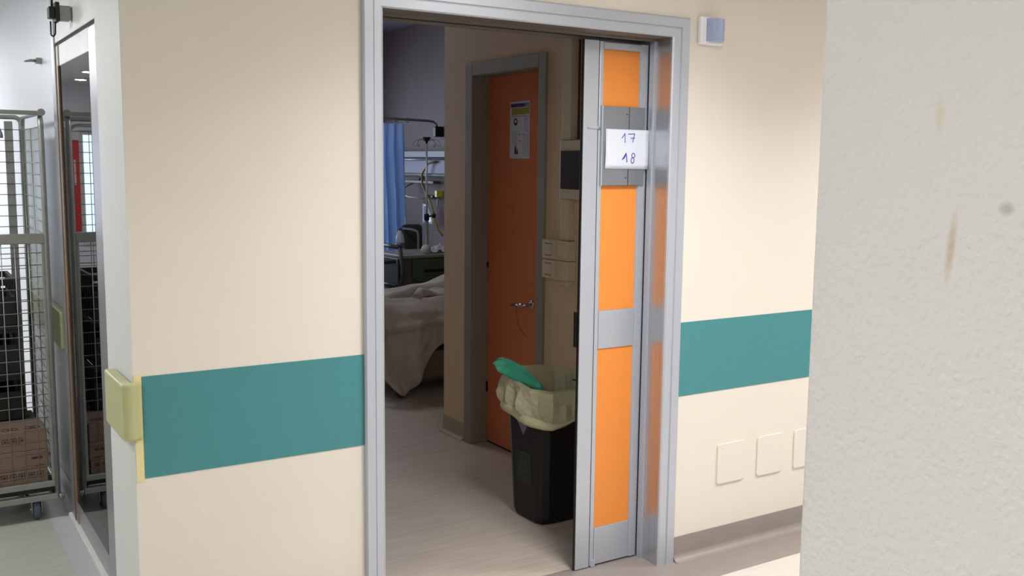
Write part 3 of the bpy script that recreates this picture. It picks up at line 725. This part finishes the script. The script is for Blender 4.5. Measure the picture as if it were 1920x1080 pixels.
# ================================================================== BEDROOM
# bed
bed = empty('hospital_bed', (3.65, 3.55, 0), 'grey hospital bed with its foot towards the corridor, seen past the inner wall', 'bed')
part('base_cover', M['bedplastic'], bed, (2.86, 4.55, 3.16, 3.94, .10, .30), bevel=.02)
part('mattress_frame', M['bedplastic'], bed, (2.74, 4.66, 3.12, 3.98, .40, .46), bevel=.01)
for xx in (3.2, 4.1): part('lift_column', M['bedplastic'], bed, (xx, xx+.2, 3.4, 3.7, .29, .41), bevel=.01)
part('mattress', M['sheet'], bed, (2.76, 4.64, 3.12, 3.98, .461, .60), bevel=.03)
part('headboard', M['bedplastic'], bed, (4.645, 4.675, 3.1, 4.0, .35, .98), bevel=.012)
for (x, y) in ((2.955, 3.13), (2.955, 3.97), (4.5, 3.13), (4.5, 3.97)):
    w_ = MB().lathe((x, y, .055), [(.012, -.018), (.048, -.018), (.055, -.01), (.055, .01), (.048, .018), (.012, .018)], 18, 'y').build('caster_wheel', M['rubber'], bed)
    MB().box(x-.035, x+.035, y-.024, y+.024, .075, .125).build('caster_housing', M['bedplastic'], w_, bevel=.01)
# blanket
def bl(u, v):
    x = 2.70+u*1.45
    near, far = 3.085, 4.01
    hang = .14+.43*math.exp(-(abs(x-2.93)/(.30 if x < 2.93 else .22))**1.7)
    top = .635+.012*noise.noise(Vector((x*4, v*3, 1)))
    Lf, Lt = .15, far-near; T = Lf+Lt+hang; s_ = v*T
    bump = .0
    if s_ < Lf: y = far+.012; z = top-.02-(Lf-s_); 
    elif s_ < Lf+Lt:
        y = far-(s_-Lf); z = top; e = min(far-y, y-near); z -= .03*math.exp(-e/.03)
        z += .12*math.exp(-((x-3.68)/.20)**2-((y-3.72)/.22)**2)+.05*math.exp(-((x-3.35)/.2)**2-((y-3.4)/.2)**2)
        z += .05*abs(noise.noise(Vector((x*4.1, y*6.2, 5))))
        # folds running along the bed
        z += .04*math.exp(-((y-3.46+.10*math.sin(x*5))/.045)**2)-.04*math.exp(-((y-3.39+.10*math.sin(x*5))/.022)**2)
        z += .035*math.exp(-((y-3.19-.05*math.sin(x*7))/.04)**2)
    else:
        d = s_-Lf-Lt; y = near-.025-.035*math.sin(min(1, d/.3)*PI/2); z = top-.03-d
        y -= .030*math.exp(-((d-.10-.03*math.sin(x*5+1))/.022)**2)-.012*math.exp(-((d-.15-.03*math.sin(x*5+1))/.018)**2)
        amp = .034*min(1, d/.12)
        y -= amp*math.sin(x*26-d*5+2.2*noise.noise(Vector((x*3, d*4, 2))))+1.1*amp*abs(noise.noise(Vector((x*11, d*7, 7))))
    # foot end wraps down
    if x < 2.76:
        k = (2.76-x)/.06; z -= .25*k*k*(1 if s_ > Lf else .3)
    z = max(z, .035)
    return Vector((x, y, z))
MB().grid(bl, 110, 100).build('blanket', M['blanket'], bed, thick=.006)
b = MB()   # rolled fold of the blanket along the near edge
pts = [(3.10+.95*k/14, 3.20+.05*math.sin(k*.9)+k*.012, .675+.02*math.sin(k*1.3)+.003*k) for k in range(15)]
b.tube(pts, [.03+.012*math.sin(k*1.7) for k in range(15)], 12); b.build('blanket_fold', M['blanket'], bed)
b = MB()   # pillow
def pil(u, v):
    a = (u-.5)*2; c_ = (v-.5)*2; h_ = .085*(1-abs(a)**3)*(1-abs(c_)**3)
    return a, c_, h_
for sg in (1, -1):
    b.grid(lambda u, v: Vector((4.36+.24*pil(u, v)[0], 3.55+.36*pil(u, v)[1], .70+sg*pil(u, v)[2])), 16, 20)
bmesh.ops.remove_doubles(b.b, verts=b.b.verts, dist=1e-4); b.build('pillow', M['sheet'], bed)

# dark-framed commode chair beyond the bed's foot
ch = empty('tubular_chair', (3.42, 4.42, 0), 'dark tubular-framed chair beyond the foot of the bed', 'chair')
b = MB()
for y in (4.25, 4.62):
    b.tube([(3.40, y, .02), (3.46, y, .50), (3.52, y, .72), (3.49, y, .93)], .016, 8); b.tube([(3.08, y, .02), (3.12, y, .50), (3.10, y, .72), (3.12, y, .80), (3.45, y, .82)], .014, 8)
b.tube([(3.49, 4.25, .93), (3.49, 4.62, .93)], .018, 8); b.tube([(3.46, 4.25, .62), (3.46, 4.62, .62)], .012, 8); b.build('frame', mat('dark_tube', (62, 60, 66), .5), ch)
part('seat', M['darkcloth'], ch, (3.10, 3.50, 4.25, 4.62, .47, .53), bevel=.015)
b = MB(); b.box(3.485, 3.51, 4.27, 4.60, .58, .84); b.build('backrest', M['blackm'], ch, bevel=.008)

# bedside cabinet
cb = empty('bedside_cabinet', (3.95, 4.68, 0), 'bedside cabinet with dark green drawer fronts and pale top behind the bed', 'cabinet')
part('cabinet_body', M['cabgrey'], cb, (3.60, 4.25, 4.44, 4.93, .08, .820), bevel=.006)
part('worktop', M['cabtop'], cb, (3.575, 4.28, 4.405, 4.95, .8205, .848), bevel=.006)
d = part('drawer_front', M['cabgreen'], cb, (3.69, 4.24, 4.425, 4.44, .62, .815), bevel=.004)
part('drawer_pull', M['blackm'], d, (3.80, 3.99, 4.412, 4.426, .700, .722), bevel=.004)
MB().lathe((3.707, 4.422, .645), [(.002, -.004), (.008, 0), (.008, .004)], 10, 'y').build('lock', M['blackm'], d)
d = part('drawer_front', M['cabgreen'], cb, (3.69, 4.24, 4.425, 4.44, .36, .61), bevel=.004)
part('drawer_pull', M['blackm'], d, (3.80, 3.99, 4.412, 4.426, .50, .52), bevel=.004)
for (x, y) in ((3.64, 4.48), (4.21, 4.48), (3.64, 4.89), (4.21, 4.89)):
    MB().lathe((x, y, .03), [(.008, -.012), (.03, -.012), (.03, .012), (.008, .012)], 14, 'x').box(x-.006, x+.006, y-.01, y+.01, .05, .085).build('caster_wheel', M['blackm'], cb)
# water bottle
wb = empty('water_bottle', (3.638, 4.55, .8485), 'clear plastic water bottle on the cabinet corner in front of the curtain', 'bottle')
MB().lathe((3.638, 4.55, .849), [(.030, 0), (.036, .006), (.036, .05), (.033, .06), (.036, .07), (.037, .125), (.030, .155), (.015, .185), (.013, .20)], 18).build('bottle_body', M['clear'], wb)
MB().lathe((3.638, 4.55, 1.049), [(.016, 0), (.016, .016)], 14).build('cap', mat('red_purple_cap', (120, 50, 70), .4), wb)
MB().lathe((3.638, 4.55, .900), [(.0372, 0), (.0372, .045)], 18).build('bottle_label', mat('grey_blue_label', (90, 105, 130), .4), wb)
# round ball-like lamp / cap and crumpled tissues
tag(MB().lathe((3.835, 4.46, .8485), [(.010, 0), (.026, .006), (.037, .022), (.041, .041), (.036, .060), (.024, .073), (.006, .080)], 20).build('tissue_ball', M['label'], bevel=0), 'round white ball on the worktop in front of the drip stand', 'ball')
def tiss(u, v):
    x = 3.90+u*.30; y = 4.47+v*.22
    return Vector((x, y, .852+.045*abs(noise.noise(Vector((x*17, y*13, 4))))+.012*abs(noise.noise(Vector((x*40, y*40, 4))))+.03*math.sin(u*PI)*v))
tag(MB().grid(tiss, 24, 16).build('paper_napkin', M['label'], thick=.001), 'crumpled white paper napkin on the bedside cabinet', 'napkin')

# IV stand
iv = empty('drip_stand', (4.204, 5.16, 0), 'chrome drip stand with black clamp and hooks behind the cabinet', 'drip stand')
ix, iy = 4.204, 5.16
MB().tube([(ix, iy, .05), (ix, iy, 1.10)], .017, 12).build('lower_pole', mat('grey_green_pole', (150, 158, 150), .4, .2), iv)
MB().tube([(ix, iy, 1.10), (ix, iy, 1.78)], .009, 10).build('upper_pole', mat('bright_pole', (225, 225, 232), .3, .3), iv)
b = MB(); b.lathe((ix, iy, 1.085), [(.022, 0), (.024, .01), (.024, .05), (.020, .06)], 14); b.tube([(ix, iy, 1.12), (ix+.055, iy-.02, 1.125)], .007, 8)
c_ = b.build('clamp', M['blackm'], iv)
MB().lathe((ix+.062, iy-.022, 1.127), [(.006, -.02), (.02, -.012), (.022, 0), (.02, .012), (.006, .018)], 12, 'x').build('clamp_knob', M['blackm'], c_)
MB().lathe((ix, iy, 1.775), [(.008, 0), (.012, .02), (.030, .045), (.036, .055), (.036, .062)], 14).build('top_cone', M['blackm'], iv)
for a in (0, PI/2, PI, 1.5*PI):
    dx, dy = math.cos(a+.5), math.sin(a+.5)
    q = [(ix, iy, 1.80), (ix+dx*.08, iy+dy*.08, 1.82), (ix+dx*.13, iy+dy*.13, 1.80), (ix+dx*.15, iy+dy*.15, 1.77), (ix+dx*.13, iy+dy*.13, 1.75), (ix+dx*.11, iy+dy*.11, 1.77)]
    MB().tube(q, .003, 6).build('hook', M['steel'], iv)
b = MB()
for k in range(5):
    a = 2*PI*k/5; b.tube([(ix, iy, .10), (ix+.15*math.cos(a), iy+.15*math.sin(a), .06)], .012, 8)
    b.lathe((ix+.16*math.cos(a), iy+.16*math.sin(a), .03), [(.01, -.012), (.03, -.012), (.03, .012), (.01, .012)], 12, 'x')
b.build('star_base', M['steel'], iv)

# curtain + rail
cr = empty('curtain_rail', (4.2, 5.78, 1.86), 'grey curved curtain rail fixed to the wall above the drip stand', 'rail')
MB().tube([(2.9, 5.78, 2.045), (4.55, 5.78, 2.012), (4.60, 5.78, 2.005), (4.635, 5.78, 1.98), (4.645, 5.78, 1.90)], .012, 10).build('rail_tube', M['aludk'], cr)
part('wall_bracket', M['blackm'], cr, (4.61, 4.70, 5.75, 5.81, 1.86, 1.96), bevel=.008)
for k in range(6):
    x = 3.72+k*.12; MB().tube([(x+.016*math.cos(t), 5.78, 2.012+.022*math.sin(t)-(x-4.2)*.02) for t in [2*PI*j/10 for j in range(10)]], .003, 5, closed=True).build('ring', M['brown'], cr)
def cu(u, v):
    x = 3.45+u*.845; z = 1.975-v*1.6
    a = .055+.02*v
    y = 5.78+a*math.sin(u*2*PI*9.2+.6*math.sin(v*2.1))+.02*noise.noise(Vector((u*8, v*2, 0)))
    x += .012*math.sin(u*2*PI*9.2*2)+ .02*v*(u-.5)
    y += .012*noise.noise(Vector((u*30, v*7, 2)))
    return Vector((x, y, z))
tag(MB().grid(cu, 150, 40).build('privacy_curtain', M['curtain']), 'light blue pleated privacy curtain hanging in the bedroom', 'curtain')

# medical rail units on the bedroom wall
hr = empty('bedhead_unit', (4.67, 6.2, 1.4), 'long wall-mounted bedhead unit with two rails behind the drip stand', 'wall unit')
part('upper_trunk', mat('unit_grey', (132, 132, 145), .5), hr, (4.62, 4.70, 5.3, 7.3, 1.66, 1.725), bevel=.006)
part('lower_trunk', mat('mauve_panel', (128, 120, 160), .5), hr, (4.655, 4.70, 5.3, 7.3, 1.50, 1.655), bevel=.003)
part('dark_rail', M['blackm'], hr, (4.64, 4.70, 5.3, 7.3, 1.475, 1.498), bevel=.003)
b = MB(); b.tube([(4.60, 5.3, 1.64), (4.60, 7.3, 1.64)], .008, 8); b.build('equipment_rail', M['steel'], hr)
bx = empty('wall_lamp', (4.66, 6.1, 1.36), 'flat grey swivel arm lamp under the bedhead unit', 'lamp')
part('lamp_head', mat('lamp_grey', (95, 92, 98), .5), bx, (4.60, 4.68, 5.78, 6.42, 1.40, 1.43), bevel=.006)
MB().tube([(4.64, 6.3, 1.40), (4.60, 6.36, 1.37), (4.56, 6.5, 1.30)], .010, 8).tube([(4.64, 6.2, 1.42), (4.69, 6.2, 1.46)], .01, 8).build('swivel_arm', M['steel'], bx)
sh = empty('wall_shelf', (4.6, 6.0, 1.25), 'small curved white wall tray with tubing behind the drip stand', 'shelf')
b = MB(); b.tube([(4.60, 6.42, 1.33), (4.56, 6.35, 1.28), (4.54, 6.2, 1.262), (4.56, 6.0, 1.255), (4.66, 5.85, 1.26)], .011, 8); b.build('tray_rim', M['ivory'], sh)
b = MB(); b.box(4.62, 4.70, 5.83, 6.03, 1.262, 1.285); b.build('valve_block', M['blackm'], sh, bevel=.004)
fl = empty('flow_meter', (4.66, 5.79, 1.24), 'bright yellow gas valve on the bedroom wall beside the inner wall edge', 'valve')
part('valve_body', M['yellowp'], fl, (4.63, 4.70, 5.76, 5.81, 1.27, 1.335), bevel=.004)
MB().lathe((4.65, 5.785, 1.16), [(.004, 0), (.012, .01), (.012, .07), (.006, .10)], 12).build('flow_tube', M['label'], fl)
ho = MB(); ho.tube([(4.64, 5.80, 1.62), (4.62, 5.93, 1.60), (4.60, 6.02, 1.50), (4.60, 6.02, 1.40), (4.61, 5.95, 1.30), (4.61, 5.86, 1.22), (4.62, 5.80, 1.08), (4.64, 5.76, .95), (4.66, 5.7, .9)], .011, 8)
tag(ho.build('oxygen_hose', M['hose']), 'looped yellowish hose hanging from the bedhead unit', 'hose')
ho = MB(); ho.tube([(4.595, 5.89, 1.60), (4.575, 5.88, 1.59), (4.565, 5.87, 1.42)], .009, 8)
tag(ho.build('suction_bottle', M['hospital']), 'small hanging suction fittings on the bedhead rail', 'medical fitting')
def bagf(u, v): return Vector((4.61+.012*math.sin(u*PI)*math.sin(v*PI), 6.02-u*(.10+.14*v), 1.20-v*.20))
o = empty('fluid_bag', (4.62, 5.93, 1.0), 'translucent fluid bag hanging on the bedroom wall under the tray', 'bag')
MB().grid(bagf, 8, 8).build('bag_film', M['clear'], o, thick=.012)
MB().tube([(4.61, 5.97, 1.20), (4.60, 5.97, 1.22), (4.60, 5.99, 1.235), (4.60, 6.01, 1.22)], .004, 6).build('hanger', M['steel'], o)
part('scale_mark', M['label'], o, (4.596, 4.602, 5.80, 5.83, 1.01, 1.035), bevel=0)

# dark high-backed armchair against the curtain
ac = empty('armchair', (4.33, 5.54, 0), 'dark green armchair with pale tubular arm, between cabinet and curtain', 'armchair')
part('backrest', M['darkcloth'], ac, (4.19, 4.40, 5.60, 5.685, .45, 1.02), bevel=.035)
part('seat', M['darkcloth'], ac, (4.17, 4.52, 5.40, 5.62, .38, .50), bevel=.035)
MB().tube([(4.235, 5.385, .02), (4.235, 5.385, .93), (4.225, 5.39, .97), (4.20, 5.45, .985), (4.18, 5.60, .985)], .011, 8).build('arm_tube', M['cabtop'], ac)
MB().tube([(4.50, 5.385, .02), (4.50, 5.385, .6), (4.50, 5.66, .6), (4.50, 5.68, .02)], .011, 8).build('arm_tube', M['cabtop'], ac)
MB().tube([(4.20, 5.675, .02), (4.20, 5.675, .44)], .011, 8).build('rear_leg', M['cabtop'], ac)

# ================================================================== CEILING FITTINGS (in the corridors, over and behind the viewer; the one behind and the bedroom one are added)
DESC = ['over the cross corridor beside the door', 'at the far right of the cross corridor', 'behind the viewer, added to light the foreground wall', 'over the side corridor near the cart', 'deep in the side corridor', 'nearest the far end of the side corridor']
for i, (x, y, sx, sy, pw, col) in enumerate(PANELS):
    t = empty('ceiling_light', (x, y, CEIL-.03), 'square recessed ceiling light panel '+DESC[i], 'ceiling light', 'ceiling light panels')
    b = MB(); h_ = sx/2
    for (a, c_, d_, e) in ((-h_-.02, h_+.02, -h_-.02, -h_), (-h_-.02, h_+.02, h_, h_+.02), (-h_-.02, -h_, -h_, h_), (h_, h_+.02, -h_, h_)): b.box(x+a, x+c_, y+d_, y+e, CEIL-.02, CEIL)
    b.build('frame', M['hospital'], t); part('diffuser', M['lampon'], t, (x-h_, x+h_, y-h_, y+h_, CEIL-.012, CEIL-.002), bevel=0)
for i, (x, y) in enumerate([(-.56, 8.1), (-.66, 9.2)]):
    t = empty('downlight', (x, y, CEIL-.02), 'round ceiling downlight mirrored in the glazed door, %s one' % ('nearer', 'farther')[i], 'downlight', 'downlights')
    MB().lathe((x, y, CEIL-.012), [(.06, 0), (.085, .004), (.085, .012)], 20).build('trim_ring', M['hospital'], t)
    MB().lathe((x, y, CEIL-.016), [(.055, 0), (.055, .004)], 20).build('lens', M['spot'], t)

t = empty('ceiling_light', (2.1, 4.3, 2.96), 'added dim square fill light in the bedroom, out of sight above the bed foot', 'ceiling light')  # made-up fixture that goes with the added bedroom fill
part('frame', M['hospital'], t, (1.78, 2.42, 3.98, 4.62, 2.975, 2.999)); part('diffuser', emis('added_fill_diffuser', (250, 250, 255), 1.2), t, (1.81, 2.39, 4.01, 4.59, 2.967, 2.975), bevel=0)  # frame and diffuser of the added bedroom fill
